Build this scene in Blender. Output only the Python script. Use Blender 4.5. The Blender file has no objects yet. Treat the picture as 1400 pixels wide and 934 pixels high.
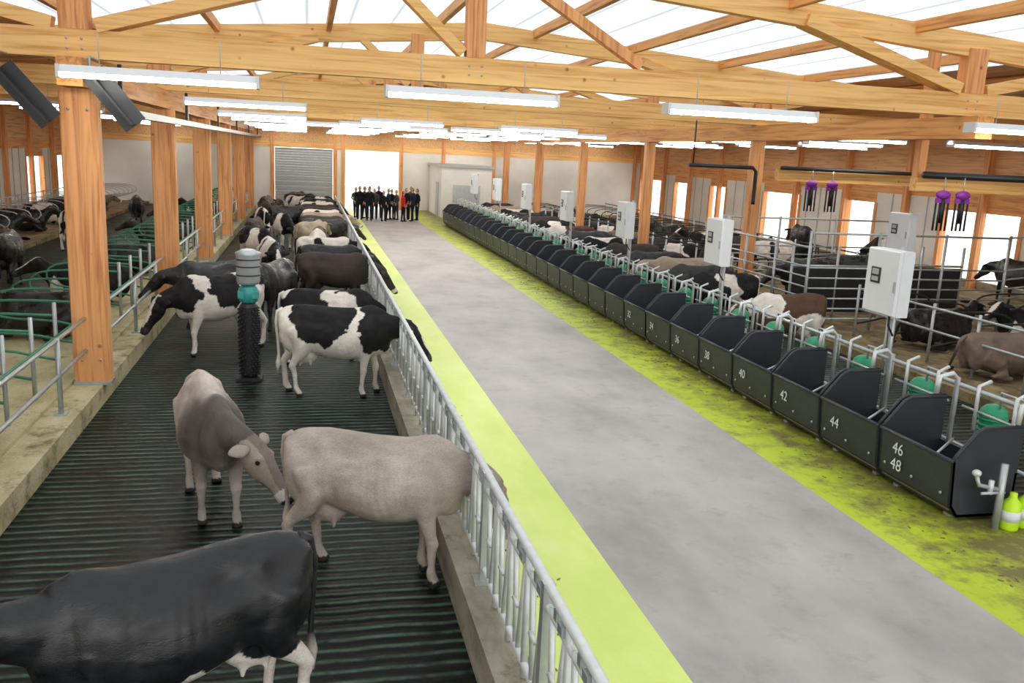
import bpy, math, random
from mathutils import Vector, Matrix, noise, Quaternion
random.seed(7)
V=Vector
scene=bpy.context.scene
scene.view_settings.view_transform='Standard'
scene.view_settings.look='None'
scene.view_settings.exposure=0.2
try:
    scene.cycles.max_bounces=6; scene.cycles.diffuse_bounces=4; scene.cycles.glossy_bounces=3
except Exception: pass

# ---------------------------------------------------------------- materials
def new_mat(name):
    m=bpy.data.materials.new(name); m.use_nodes=True
    nt=m.node_tree; b=nt.nodes['Principled BSDF']
    return m,nt,b
def N(nt,t,**k):
    n=nt.nodes.new(t)
    for a,v in k.items(): setattr(n,a,v)
    return n
def simple(name,col,rough=.5,metal=0,bump=0,bscale=30,var=0.0,spec=.5):
    m,nt,b=new_mat(name)
    b.inputs['Roughness'].default_value=rough; b.inputs['Metallic'].default_value=metal
    b.inputs['Specular IOR Level'].default_value=spec
    tc=N(nt,'ShaderNodeTexCoord'); no=N(nt,'ShaderNodeTexNoise'); no.inputs['Scale'].default_value=bscale*.2; no.inputs['Detail'].default_value=3
    nt.links.new(tc.outputs['Object'],no.inputs['Vector'])
    mx=N(nt,'ShaderNodeMix',data_type='RGBA')
    c=V(col)
    mx.inputs[6].default_value=(*(c*(1-var)),1); mx.inputs[7].default_value=(*[min(1,x*(1+var)) for x in c],1)
    nt.links.new(no.outputs['Fac'],mx.inputs[0]); nt.links.new(mx.outputs[2],b.inputs['Base Color'])
    if bump:
        n2=N(nt,'ShaderNodeTexNoise'); n2.inputs['Scale'].default_value=bscale
        nt.links.new(tc.outputs['Object'],n2.inputs['Vector'])
        bp=N(nt,'ShaderNodeBump'); bp.inputs['Strength'].default_value=bump; bp.inputs['Distance'].default_value=.02
        nt.links.new(n2.outputs['Fac'],bp.inputs['Height']); nt.links.new(bp.outputs['Normal'],b.inputs['Normal'])
    return m
def emis(name,col,s):
    m,nt,b=new_mat(name); b.inputs['Base Color'].default_value=(.9,.9,.9,1)
    b.inputs['Emission Color'].default_value=(*col,1); b.inputs['Emission Strength'].default_value=s
    return m
def ramp(nt,stops):
    r=N(nt,'ShaderNodeValToRGB'); e=r.color_ramp.elements
    while len(e)<len(stops): e.new(.5)
    for i,(p,c) in enumerate(stops): e[i].position=p; e[i].color=(*c,1)
    return r
def wood(name,c1,c2,axis='X'):
    m,nt,b=new_mat(name); b.inputs['Roughness'].default_value=.6
    g=N(nt,'ShaderNodeNewGeometry'); mp=N(nt,'ShaderNodeMapping')
    s={'X':(.35,8,8),'Y':(8,.35,8),'Z':(8,8,.35)}[axis]; mp.inputs['Scale'].default_value=s
    nt.links.new(g.outputs['Position'],mp.inputs['Vector'])
    no=N(nt,'ShaderNodeTexNoise'); no.inputs['Scale'].default_value=1.8; no.inputs['Detail'].default_value=5; no.inputs['Distortion'].default_value=.8
    nt.links.new(mp.outputs[0],no.inputs['Vector'])
    r=ramp(nt,[(.32,c2),(.52,c1),(.8,tuple(min(1,x*1.18) for x in c1))]); nt.links.new(no.outputs['Fac'],r.inputs[0])
    n2=N(nt,'ShaderNodeTexVoronoi'); n2.inputs['Scale'].default_value=2.4; nt.links.new(g.outputs['Position'],n2.inputs['Vector'])
    r2=ramp(nt,[(0.03,(.40,.22,.12)),(.10,(1,1,1))]); nt.links.new(n2.outputs['Distance'],r2.inputs[0])
    mx=N(nt,'ShaderNodeMix',data_type='RGBA',blend_type='MULTIPLY'); mx.inputs[0].default_value=.9
    nt.links.new(r.outputs[0],mx.inputs[6]); nt.links.new(r2.outputs[0],mx.inputs[7]); nt.links.new(mx.outputs[2],b.inputs['Base Color'])
    return m
woodX=wood('pine_x',(.90,.54,.20),(.70,.33,.085),'X'); woodY=wood('pine_y',(.80,.38,.12),(.54,.20,.05),'Y'); woodZ=wood('pine_z',(.80,.38,.15),(.54,.20,.06),'Z')
woodD=wood('pine_boards',(.78,.45,.20),(.54,.27,.10),'Y')
galv=simple('galvanised_steel',(.46,.50,.51),.38,.5,var=.25,bscale=40)
galvL=simple('galvanised_light',(.66,.70,.70),.45,.3,var=.25,bscale=40)
dsteel=simple('dark_steel',(.03,.032,.035),.4,.3,var=.3)
binm=simple('bin_plastic',(.032,.037,.046),.45,0,bump=.12,bscale=25,var=.3,spec=.4)
binin=simple('bin_inner_feed',(.13,.10,.06),.9,0,bump=.6,bscale=30,var=.6)
green=simple('green_paint',(.03,.36,.18),.4,0,var=.2)
teal=simple('teal_paint',(.03,.30,.28),.4,0,var=.2)
cubgreen=simple('cubicle_green',(.05,.24,.14),.4,.2,var=.2)
white=simple('white_enamel',(.74,.77,.80),.4,0,var=.05)
greypl=simple('grey_plastic',(.40,.42,.43),.4)
black=simple('black_rubber',(.012,.012,.014),.5)
hoodm=simple('hood_aluminium',(.50,.54,.56),.35,.4,var=.2)
purple=simple('purple_plastic',(.25,.03,.35),.5)
limepl=simple('lime_plastic',(.55,.85,.02),.4)
textm=simple('chalk_white',(.75,.78,.8),.8)
tube_e=emis('fluorescent_tube',(1,.97,.89),20)

def floor_mat(name,c1,c2,c3,rough=.6,sc=.8,bump=.15,dirt=None,dirtamt=.5,dirtedge=None,soft=.16,yscale=.45):
    m,nt,b=new_mat(name); b.inputs['Roughness'].default_value=rough
    g=N(nt,'ShaderNodeNewGeometry')
    mp=N(nt,'ShaderNodeMapping'); mp.inputs['Scale'].default_value=(1,yscale,1); nt.links.new(g.outputs['Position'],mp.inputs['Vector'])
    no=N(nt,'ShaderNodeTexNoise'); no.inputs['Scale'].default_value=sc; no.inputs['Detail'].default_value=8; no.inputs['Roughness'].default_value=.6
    nt.links.new(mp.outputs[0],no.inputs['Vector'])
    r=ramp(nt,[(.3,c1),(.5,c2),(.72,c3)]); nt.links.new(no.outputs['Fac'],r.inputs[0])
    out=r.outputs[0]
    if dirt:
        n2=N(nt,'ShaderNodeTexNoise'); n2.inputs['Scale'].default_value=2.3; n2.inputs['Detail'].default_value=10; n2.inputs['Roughness'].default_value=.75
        nt.links.new(g.outputs['Position'],n2.inputs['Vector'])
        val=n2.outputs['Fac']
        if dirtedge:
            sp=N(nt,'ShaderNodeSeparateXYZ'); nt.links.new(g.outputs['Position'],sp.inputs[0])
            mr=N(nt,'ShaderNodeMapRange'); mr.inputs[1].default_value=dirtedge[0]; mr.inputs[2].default_value=dirtedge[1]; mr.inputs[3].default_value=-.12; mr.inputs[4].default_value=.16
            nt.links.new(sp.outputs['X'],mr.inputs[0])
            ad=N(nt,'ShaderNodeMath',operation='ADD'); nt.links.new(val,ad.inputs[0]); nt.links.new(mr.outputs[0],ad.inputs[1]); val=ad.outputs[0]
        r2=ramp(nt,[(dirtamt,(0,0,0)),(dirtamt+soft,(1,1,1))]); nt.links.new(val,r2.inputs[0])
        mx=N(nt,'ShaderNodeMix',data_type='RGBA'); nt.links.new(r2.outputs[0],mx.inputs[0]); nt.links.new(out,mx.inputs[6]); mx.inputs[7].default_value=(*dirt,1)
        out=mx.outputs[2]
    nt.links.new(out,b.inputs['Base Color'])
    n3=N(nt,'ShaderNodeTexNoise'); n3.inputs['Scale'].default_value=25; nt.links.new(g.outputs['Position'],n3.inputs['Vector'])
    bp=N(nt,'ShaderNodeBump'); bp.inputs['Strength'].default_value=bump; bp.inputs['Distance'].default_value=.02
    nt.links.new(n3.outputs['Fac'],bp.inputs['Height']); nt.links.new(bp.outputs[0],b.inputs['Normal'])
    return m
conc=floor_mat('alley_concrete',(.28,.262,.25),(.40,.378,.36),(.50,.47,.44),.5,sc=.75,dirt=(.27,.23,.19),dirtamt=.54,soft=.25,bump=.08,yscale=.6)
limeL=floor_mat('lime_coating_pale',(.55,.70,.12),(.66,.79,.18),(.76,.86,.34),.45,dirt=(.38,.42,.12),dirtamt=.60,dirtedge=(2.9,.9))
limeR=floor_mat('lime_coating',(.38,.48,.02),(.47,.58,.02),(.55,.65,.05),.5,dirt=(.17,.15,.04),dirtamt=.44,dirtedge=(5.6,7.4),soft=.20)
curbm=floor_mat('curb_concrete',(.17,.15,.11),(.32,.29,.22),(.46,.43,.35),.8,sc=3,bump=.5,dirt=(.09,.08,.03),dirtamt=.55)
curbL=floor_mat('curb_straw',(.36,.31,.16),(.50,.44,.26),(.60,.55,.36),.8,sc=2,bump=.6,dirt=(.13,.10,.04),dirtamt=.50)
bed=floor_mat('straw_bedding',(.12,.085,.04),(.23,.17,.08),(.40,.32,.17),.95,sc=2.5,bump=1,dirt=(.06,.045,.025),dirtamt=.50)
bedL=floor_mat('sand_bedding',(.34,.30,.16),(.50,.45,.26),(.60,.55,.36),.95,sc=2.5,bump=1,dirt=(.2,.16,.08),dirtamt=.55)
wallp=floor_mat('wall_panel_white',(.70,.68,.64),(.80,.78,.74),(.88,.86,.82),.7,sc=.5)
def slat_mat():
    m,nt,b=new_mat('slatted_floor_wet')
    g=N(nt,'ShaderNodeNewGeometry'); sp=N(nt,'ShaderNodeSeparateXYZ'); nt.links.new(g.outputs['Position'],sp.inputs[0])
    no=N(nt,'ShaderNodeTexNoise'); no.inputs['Scale'].default_value=2.0; no.inputs['Detail'].default_value=4; nt.links.new(g.outputs['Position'],no.inputs['Vector'])
    a=N(nt,'ShaderNodeMath',operation='MULTIPLY_ADD'); a.inputs[1].default_value=2*math.pi/.16
    nt.links.new(sp.outputs['Y'],a.inputs[0])
    w=N(nt,'ShaderNodeMath',operation='MULTIPLY'); w.inputs[1].default_value=2.6; nt.links.new(no.outputs['Fac'],w.inputs[0]); nt.links.new(w.outputs[0],a.inputs[2])
    s=N(nt,'ShaderNodeMath',operation='SINE'); nt.links.new(a.outputs[0],s.inputs[0])
    mr=N(nt,'ShaderNodeMapRange'); mr.inputs[1].default_value=-1; mr.inputs[2].default_value=1; nt.links.new(s.outputs[0],mr.inputs[0])
    r=ramp(nt,[(.35,(.002,.005,.004)),(.6,(.008,.016,.012)),(.85,(.050,.080,.062)),(1.0,(.085,.125,.10))])
    nt.links.new(mr.outputs[0],r.inputs[0])
    n2=N(nt,'ShaderNodeTexNoise'); n2.inputs['Scale'].default_value=1.5; n2.inputs['Detail'].default_value=9; n2.inputs['Roughness'].default_value=.8; nt.links.new(g.outputs['Position'],n2.inputs['Vector'])
    r2=ramp(nt,[(.40,(.08,.10,.07)),(.62,(1.1,1.2,1.1))]); nt.links.new(n2.outputs['Fac'],r2.inputs[0])
    mx=N(nt,'ShaderNodeMix',data_type='RGBA',blend_type='MULTIPLY'); mx.inputs[0].default_value=1
    nt.links.new(r.outputs[0],mx.inputs[6]); nt.links.new(r2.outputs[0],mx.inputs[7]); nt.links.new(mx.outputs[2],b.inputs['Base Color'])
    rr=N(nt,'ShaderNodeMapRange'); rr.inputs[1].default_value=.35; rr.inputs[2].default_value=.65; rr.inputs[3].default_value=.28; rr.inputs[4].default_value=.6
    nt.links.new(n2.outputs['Fac'],rr.inputs[0]); nt.links.new(rr.outputs[0],b.inputs['Roughness'])
    b.inputs['Specular IOR Level'].default_value=.18
    bp=N(nt,'ShaderNodeBump'); bp.inputs['Strength'].default_value=.8; bp.inputs['Distance'].default_value=.018
    nt.links.new(mr.outputs[0],bp.inputs['Height']); nt.links.new(bp.outputs[0],b.inputs['Normal'])
    return m
slat=slat_mat()
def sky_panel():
    m,nt,b=new_mat('roof_panel_daylight_glow')
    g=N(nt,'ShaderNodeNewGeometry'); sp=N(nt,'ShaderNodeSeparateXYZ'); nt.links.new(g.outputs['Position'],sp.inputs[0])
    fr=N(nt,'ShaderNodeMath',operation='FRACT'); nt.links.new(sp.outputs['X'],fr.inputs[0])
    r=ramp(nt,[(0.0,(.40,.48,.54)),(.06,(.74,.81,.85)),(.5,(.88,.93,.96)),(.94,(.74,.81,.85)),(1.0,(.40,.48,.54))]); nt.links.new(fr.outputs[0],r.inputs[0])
    nt.links.new(r.outputs[0],b.inputs['Emission Color']); b.inputs['Emission Strength'].default_value=1.12  # panel emits its own glow in place of daylight coming through
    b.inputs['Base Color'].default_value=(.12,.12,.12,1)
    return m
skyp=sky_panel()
def fur(name,rough,spec,hair=True):
    m,nt,b=new_mat(name); b.inputs['Specular IOR Level'].default_value=spec
    at=N(nt,'ShaderNodeAttribute'); at.attribute_name='Col'
    tc=N(nt,'ShaderNodeTexCoord'); mp=N(nt,'ShaderNodeMapping'); mp.inputs['Scale'].default_value=(4,9,7); nt.links.new(tc.outputs['Object'],mp.inputs[0])
    no=N(nt,'ShaderNodeTexNoise'); no.inputs['Scale'].default_value=1.3; no.inputs['Detail'].default_value=5; nt.links.new(mp.outputs[0],no.inputs['Vector'])
    r=ramp(nt,[(.3,(.82,.80,.78)),(.7,(1.08,1.08,1.08))]); nt.links.new(no.outputs['Fac'],r.inputs[0])
    mx=N(nt,'ShaderNodeMix',data_type='RGBA',blend_type='MULTIPLY'); mx.inputs[0].default_value=1
    nt.links.new(at.outputs['Color'],mx.inputs[6]); nt.links.new(r.outputs[0],mx.inputs[7])
    mp2=N(nt,'ShaderNodeMapping'); mp2.inputs['Scale'].default_value=(22,80,50); mp2.inputs['Rotation'].default_value=(0,.35,0); nt.links.new(tc.outputs['Object'],mp2.inputs[0])
    n2=N(nt,'ShaderNodeTexNoise'); n2.inputs['Scale'].default_value=2.2; n2.inputs['Detail'].default_value=3; nt.links.new(mp2.outputs[0],n2.inputs['Vector'])
    r2=ramp(nt,[(.3,(.78,.77,.76)),(.7,(1.12,1.12,1.12))]); nt.links.new(n2.outputs['Fac'],r2.inputs[0])
    mx2=N(nt,'ShaderNodeMix',data_type='RGBA',blend_type='MULTIPLY'); mx2.inputs[0].default_value=.9
    nt.links.new(mx.outputs[2],mx2.inputs[6]); nt.links.new(r2.outputs[0],mx2.inputs[7]); nt.links.new(mx2.outputs[2],b.inputs['Base Color'])
    mr=N(nt,'ShaderNodeMapRange'); mr.inputs[1].default_value=.35; mr.inputs[2].default_value=.65; mr.inputs[3].default_value=rough-.08; mr.inputs[4].default_value=min(1,rough+.25)
    nt.links.new(no.outputs['Fac'],mr.inputs[0]); nt.links.new(mr.outputs[0],b.inputs['Roughness'])
    bp=N(nt,'ShaderNodeBump'); bp.inputs['Strength'].default_value=.30; bp.inputs['Distance'].default_value=.006
    nt.links.new(n2.outputs['Fac'],bp.inputs['Height'])
    bp2=N(nt,'ShaderNodeBump'); bp2.inputs['Strength'].default_value=.30; bp2.inputs['Distance'].default_value=.02
    nt.links.new(no.outputs['Fac'],bp2.inputs['Height']); nt.links.new(bp.outputs[0],bp2.inputs['Normal']); nt.links.new(bp2.outputs[0],b.inputs['Normal'])
    return m
furm=fur('cow_coat',.62,.25); furg=fur('cow_coat_glossy',.31,.5); cloth=fur('clothing',.75,.2)

# ---------------------------------------------------------------- mesh builder
class MB:
    def __init__(s): s.v=[];s.f=[];s.m=[];s.mats=[];s.sm=[]
    def mi(s,mat):
        if mat not in s.mats: s.mats.append(mat)
        return s.mats.index(mat)
    def add(s,vs,fs,mat,smooth=False):
        o=len(s.v); s.v+= [tuple(p) for p in vs]; k=s.mi(mat)
        for f in fs: s.f.append([i+o for i in f]); s.m.append(k); s.sm.append(smooth)
    def box(s,x0,x1,y0,y1,z0,z1,mat):
        vs=[(x0,y0,z0),(x1,y0,z0),(x1,y1,z0),(x0,y1,z0),(x0,y0,z1),(x1,y0,z1),(x1,y1,z1),(x0,y1,z1)]
        s.add(vs,[(0,3,2,1),(4,5,6,7),(0,1,5,4),(1,2,6,5),(2,3,7,6),(3,0,4,7)],mat)
    def bar(s,p0,p1,w,h,mat,up=(0,0,1)):
        p0=V(p0);p1=V(p1);d=(p1-p0).normalized();u=V(up)
        if abs(d.dot(u))>.98:u=V((0,1,0))
        r=d.cross(u).normalized();u=r.cross(d)
        vs=[]
        for p in(p0,p1):
            for a,b in((-1,-1),(1,-1),(1,1),(-1,1)): vs.append(p+r*a*w/2+u*b*h/2)
        s.add(vs,[(0,1,2,3),(7,6,5,4),(0,4,5,1),(1,5,6,2),(2,6,7,3),(3,7,4,0)],mat)
    def tube(s,pts,r,mat,seg=8,cap=True,smooth=True):
        pts=[V(p) for p in pts]; n=len(pts); rs=r if isinstance(r,(list,tuple)) else [r]*n
        vs=[];prev=None
        for i,p in enumerate(pts):
            d=(pts[min(i+1,n-1)]-pts[max(i-1,0)]).normalized()
            if prev is None:
                u=V((0,0,1)) if abs(d.z)<.9 else V((1,0,0))
            else: u=prev
            rr=d.cross(u).normalized();u=rr.cross(d).normalized();prev=u
            for k in range(seg):
                a=2*math.pi*k/seg; vs.append(p+(rr*math.cos(a)+u*math.sin(a))*rs[i])
        fs=[]
        for i in range(n-1):
            for k in range(seg):
                k2=(k+1)%seg; fs.append((i*seg+k,i*seg+k2,(i+1)*seg+k2,(i+1)*seg+k))
        if cap: fs.append(tuple(range(seg-1,-1,-1))); fs.append(tuple((n-1)*seg+k for k in range(seg)))
        s.add(vs,fs,mat,smooth)
    def loft(s,rings,mat,smooth=True):
        n=len(rings[0]);vs=[p for r in rings for p in r];fs=[]
        for i in range(len(rings)-1):
            for k in range(n):
                k2=(k+1)%n; fs.append((i*n+k,i*n+k2,(i+1)*n+k2,(i+1)*n+k))
        fs.append(tuple(range(n-1,-1,-1))); fs.append(tuple((len(rings)-1)*n+k for k in range(n)))
        s.add(vs,fs,mat,smooth)
    def ell(s,c,r,mat,nu=12,nv=8,rot=None):
        c=V(c);rings=[]
        for j in range(nv+1):
            t=math.pi*(j+.02)/(nv+.04); ring=[]
            for k in range(nu):
                a=2*math.pi*k/nu
                p=V((math.sin(t)*math.cos(a)*r[0],math.sin(t)*math.sin(a)*r[1],math.cos(t)*r[2]))
                if rot: p=rot@p
                ring.append(c+p)
            rings.append(ring)
        s.loft(rings,mat)
    def mesh(s,name):
        me=bpy.data.meshes.new(name); me.from_pydata(s.v,[],s.f)
        for m in s.mats: me.materials.append(m)
        me.polygons.foreach_set('material_index',s.m); me.polygons.foreach_set('use_smooth',s.sm); me.update()
        return me
    def obj(s,name,loc=(0,0,0),rz=0): return put(name,s.mesh(name),loc,rz)
def put(name,me,loc=(0,0,0),rz=0,sc=1):
    o=bpy.data.objects.new(name,me); scene.collection.objects.link(o); o.location=loc; o.rotation_euler=(0,0,rz); o.scale=(sc,sc,sc); return o
import bmesh
def remeshed(mb,voxel,smooth=4):
    me=mb.mesh('tmp')
    bm_=bmesh.new(); bm_.from_mesh(me); bmesh.ops.recalc_face_normals(bm_,faces=bm_.faces); bm_.to_mesh(me); bm_.free()
    o=put('tmp',me)
    md=o.modifiers.new('r','REMESH'); md.mode='VOXEL'; md.voxel_size=voxel; md.use_smooth_shade=True
    ms=o.modifiers.new('s','SMOOTH'); ms.factor=.5; ms.iterations=smooth
    dg=bpy.context.evaluated_depsgraph_get(); r=bpy.data.meshes.new_from_object(o.evaluated_get(dg))
    bpy.data.objects.remove(o); bpy.data.meshes.remove(me)
    return r

# ---------------------------------------------------------------- cows
def smoothstep(a,b,x):
    t=max(0,min(1,(x-a)/(b-a))); return t*t*(3-2*t)
def mixc(a,b,t): return tuple(a[i]*(1-t)+b[i]*t for i in range(3))
BLK=(.012,.011,.012); WHT=(.80,.75,.69)
def oval(c,fwd,up,hw,ht,hb,n=16,tn=.0,sq=1.0):
    fwd=V(fwd).normalized();up=V(up);r=fwd.cross(up).normalized();u=r.cross(fwd).normalized();c=V(c)
    out=[]
    for k in range(n):
        a=2*math.pi*k/n;ca,sa=math.cos(a),math.sin(a)
        ca2=math.copysign(abs(ca)**sq,ca);sa2=math.copysign(abs(sa)**sq,sa)
        y=hw*ca2*(1-tn*max(0,sa)**1.5); z=(ht if sa>0 else hb)*sa2
        out.append(c+r*y+u*z)
    return out
RELIEF=[((-.42,.24,1.31),(.075,.09,.06),.045),((-.78,.12,1.27),(.06,.07,.05),.024),((-.22,.22,1.24),(.13,.12,.10),-.040),((-.60,.25,1.24),(.12,.12,.08),-.024),
        ((-.62,.27,1.00),(.14,.15,.22),.024),((-.30,.28,.86),(.06,.14,.18),-.028),((.50,.24,1.16),(.10,.14,.22),.024),((.36,.3,1.0),(.05,.14,.25),-.018),
        ((.68,.2,1.10),(.045,.14,.2),-.020),((.78,.14,.98),(.08,.1,.1),.020),((.08,.34,.90),(.28,.2,.2),.014),((.55,0,1.44),(.12,.06,.06),.020),((-.62,0,1.42),(.14,.05,.05),.014)]
def cow_mesh(name,colf,poll,hdir,lying=False,step=0.0,glossy=False,udder=True,voxel=.024,hup=(0,0,1),tailside=.03,ctrl=None,hs=1.1):
    mb=MB();M=furm
    dz=-.56 if lying else 0
    st=[(-.83,1.27,1.10,.08),(-.80,1.33,.98,.155),(-.72,1.375,.84,.215),(-.58,1.40,.76,.255),(-.42,1.42,.70,.28),(-.25,1.405,.64,.295),
        (-.05,1.39,.585,.325),(.15,1.385,.56,.345),(.35,1.39,.575,.325),(.50,1.41,.61,.28),(.62,1.415,.64,.24),(.74,1.38,.69,.205),(.84,1.30,.78,.15),(.89,1.2,.88,.07)]
    rings=[]
    for x,zt,zb,hw in st:
        if lying: hw*=1.12
        zc=zb+(zt-zb)*.42
        rings.append(oval((x,0,zc+dz),(1,0,0),(0,0,1),hw,zt-zc,zc-zb,24,.34,.90))
    mb.loft(rings,M)
    for sy in(-1,1):
        mb.ell((-.60,sy*.125,.98+dz),(.20,.11,.30),M)
        mb.ell((.56,sy*.11,1.02+dz),(.14,.11,.26),M)
    mb.ell((.70,0,.82+dz),(.17,.12,.17),M)
    if udder and not lying:
        mb.ell((-.42,0,.68),(.22,.15,.19),M)
        for a,b in((-.50,.07),(-.50,-.07),(-.34,.07),(-.34,-.07)): mb.tube([(a,b,.54),(a,b,.45)],[.028,.018],M)
    def leg(pts):
        mb.tube([p[:3] for p in pts],[p[3] for p in pts],M,12)
    if not lying:
        for sy in(-1,1):
            s=step*sy
            leg([(.58,sy*.14,1.0,.12),(.52+.2*s,sy*.16,.78,.110),(.53+.5*s,sy*.165,.62,.080),(.545+.8*s,sy*.16,.47,.060),(.555+.85*s,sy*.16,.42,.064),(.545+.9*s,sy*.16,.35,.048),(.54+s,sy*.16,.2,.038),(.535+s,sy*.16,.13,.050),(.56+s,sy*.16,.065,.048),(.575+s,sy*.16,.0,.066)])
            s=-s
            leg([(-.56,sy*.13,1.08,.16),(-.47+.2*s,sy*.165,.84,.140),(-.53+.5*s,sy*.17,.69,.104),(-.65+.8*s,sy*.165,.56,.064),(-.70+.9*s,sy*.16,.48,.062),(-.67+.95*s,sy*.16,.38,.046),(-.655+s,sy*.16,.2,.042),(-.65+s,sy*.16,.13,.052),(-.61+s,sy*.16,.065,.050),(-.585+s,sy*.16,.0,.068)])
    else:
        for sy in(-1,1):
            leg([(.50,sy*.2,.40,.13),(.62,sy*.26,.20,.09),(.84,sy*.27,.09,.06),(.80,sy*.22,.06,.05),(.52,sy*.2,.05,.045)])
            leg([(-.50,sy*.2,.42,.19),(-.25,sy*.36,.26,.13),(-.2,sy*.42,.12,.08),(-.50,sy*.42,.07,.055),(-.25,sy*.44,.05,.045),(-.05,sy*.46,.04,.05)])
    P=V(poll);B=V((.60,0,1.10+dz));hd=V(hdir).normalized()
    C=V(ctrl) if ctrl else V((.92,P.y*.2,(1.14+dz)*.7+P.z*.3))
    rings=[];K=9
    back=P-hd*.02
    for i in range(K+1):
        t=i/K;p=B*(1-t)**2+C*2*t*(1-t)+back*t*t
        d=(C-B)*2*(1-t)+(back-C)*2*t
        up=V((0,0,1)) if abs(d.normalized().z)<.9 else V((1,0,0))
        hh=.28*(1-t)**1.2+.135*(1-(1-t)**1.2); hw=.18*(1-t)+.095*t
        rings.append(oval(p,d,up,hw,hh*.9,hh*1.1,16,.25))
    mb.loft(rings,M)
    up=V(hup)
    if abs(hd.dot(up))>.93: up=V((1,0,0))
    r=hd.cross(up).normalized();u=r.cross(hd).normalized()
    rings=[]
    for t,hw,ht,hb in [(-.10,.05,.05,.06),(-.05,.085,.075,.11),(.02,.105,.085,.15),(.11,.115,.085,.17),(.19,.098,.078,.16),(.28,.074,.066,.125),(.36,.066,.060,.095),(.42,.074,.060,.085),(.48,.078,.056,.080),(.53,.064,.042,.064),(.555,.03,.02,.03)]:
        rings.append(oval(P+hd*t*hs,hd,u,hw*hs,ht*hs,hb*hs,16,.05,.9))
    mb.loft(rings,M)
    mb.ell(P+u*.06*hs,(.05,.05,.04),M)
    for sy in(-1,1): mb.ell(P+hd*.12*hs+r*sy*.085*hs+u*.05*hs,(.035,.035,.03),M)
    me=remeshed(mb,voxel,int(round(7*.024/voxel)))
    me.name=name
    n0=len(me.vertices)
    nor=[v.normal.copy() for v in me.vertices]
    for i,v in enumerate(me.vertices):
        p=v.co; x,y,z=p.x,abs(p.y),p.z-dz
        if x>1.0: continue
        d=0
        for c,rr,a in RELIEF:
            e=((x-c[0])/rr[0])**2+((y-c[1])/rr[1])**2+((z-c[2])/rr[2])**2
            if e<6: d+=a*math.exp(-e)
        if -.15<x<.36 and z>.65: d+=.0016*math.sin((x+.12*z+.03*noise.noise(p*3))*2*math.pi/.085)*smoothstep(-.15,-.02,x)*smoothstep(.36,.25,x)*smoothstep(1.3,1.15,z)
        d+=.008*noise.noise(V((p.x*4,p.y*4,p.z*4)))
        v.co=p+nor[i]*d
    me.update()
    cols=[]
    for v in me.vertices:
        p=v.co; q=p-P; t=q.dot(hd)
        head=None
        if q.length<.75 and t>-.10 and (q-hd*t).length<.25: head=(t/hs,q.dot(r)/hs,q.dot(u)/hs)
        c=colf(V((p.x,p.y,p.z-dz)),head)
        if not lying and p.z<.06: c=(.03,.027,.022)
        cols.append(c)
    ex=MB()
    def ecol(n,c):
        for _ in range(n): cols.append(c)
    chead=colf(P,(0.08,.1,0.02))
    for sy in(-1,1):
        a=P+r*sy*.08*hs+u*.03+hd*.0; sd=(r*sy*.93-hd*.2-u*.22).normalized()
        nn=len(ex.v)
        rr=[oval(a+sd*t,sd,hd,w,h,h,10) for t,w,h in[(0,.026,.028),(.05,.020,.055),(.11,.016,.072),(.17,.014,.062),(.22,.010,.035),(.245,.005,.010)]]
        ex.loft(rr,M); ecol(len(ex.v)-nn,chead)
        nn=len(ex.v); ex.ell(P+hd*.135*hs+r*sy*.103*hs+u*.03*hs,(.024,.024,.024),M,10,8); ecol(len(ex.v)-nn,(.006,.004,.004))
        nn=len(ex.v); ex.ell(P+hd*.53*hs+r*sy*.038*hs+u*.02*hs,(.016,.014,.014),M,8,6); ecol(len(ex.v)-nn,(.008,.006,.006))
    nn=len(ex.v)
    tz=1.33+dz
    if lying: tp=[(-.80,0,tz),(-.9,.03,tz-.12),(-.93,.08,tz-.4),(-.95,.16,.12),(-.80,.3,.05),(-.65,.42,.05)]
    else: tp=[(-.76,0,tz+.01),(-.835,0,tz-.03),(-.865,tailside*.5,tz-.2),(-.845,tailside,tz-.45),(-.83,tailside,tz-.7),(-.84,tailside,tz-.85),(-.85,tailside,tz-1.0)]
    ex.tube(tp,[.035,.034,.026,.022,.022,.042,.010][:len(tp)],M,8); 
    k=len(ex.v)-nn
    for i in range(k):
        z=ex.v[nn+i][2]; cols.append(colf(V((-.8,0,1.35)),None) if z>.62 else mixc(colf(V((-.8,0,1.35)),None),BLK if colf(V((-.6,.1,.4)),None)[0]<.4 else WHT,.8))
    exm=ex.mesh('ex')
    vs=[tuple(v.co) for v in me.vertices]+[tuple(v.co) for v in exm.vertices]
    fs=[tuple(p.vertices) for p in me.polygons]+[tuple(i+n0 for i in p.vertices) for p in exm.polygons]
    out=bpy.data.meshes.new(name); out.from_pydata(vs,[],fs); out.materials.append(furg if glossy else furm)
    out.polygons.foreach_set('use_smooth',[True]*len(out.polygons))
    at=out.color_attributes.new('Col','FLOAT_COLOR','POINT')
    flat=[]
    for c in cols: flat+= [c[0],c[1],c[2],1]
    at.data.foreach_set('color',flat); out.update()
    bpy.data.meshes.remove(me); bpy.data.meshes.remove(exm)
    return out
def nz(p,s,o): return noise.noise(V((p.x*s+o,p.y*s*.8+o*1.7,p.z*s-o)))
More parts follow.
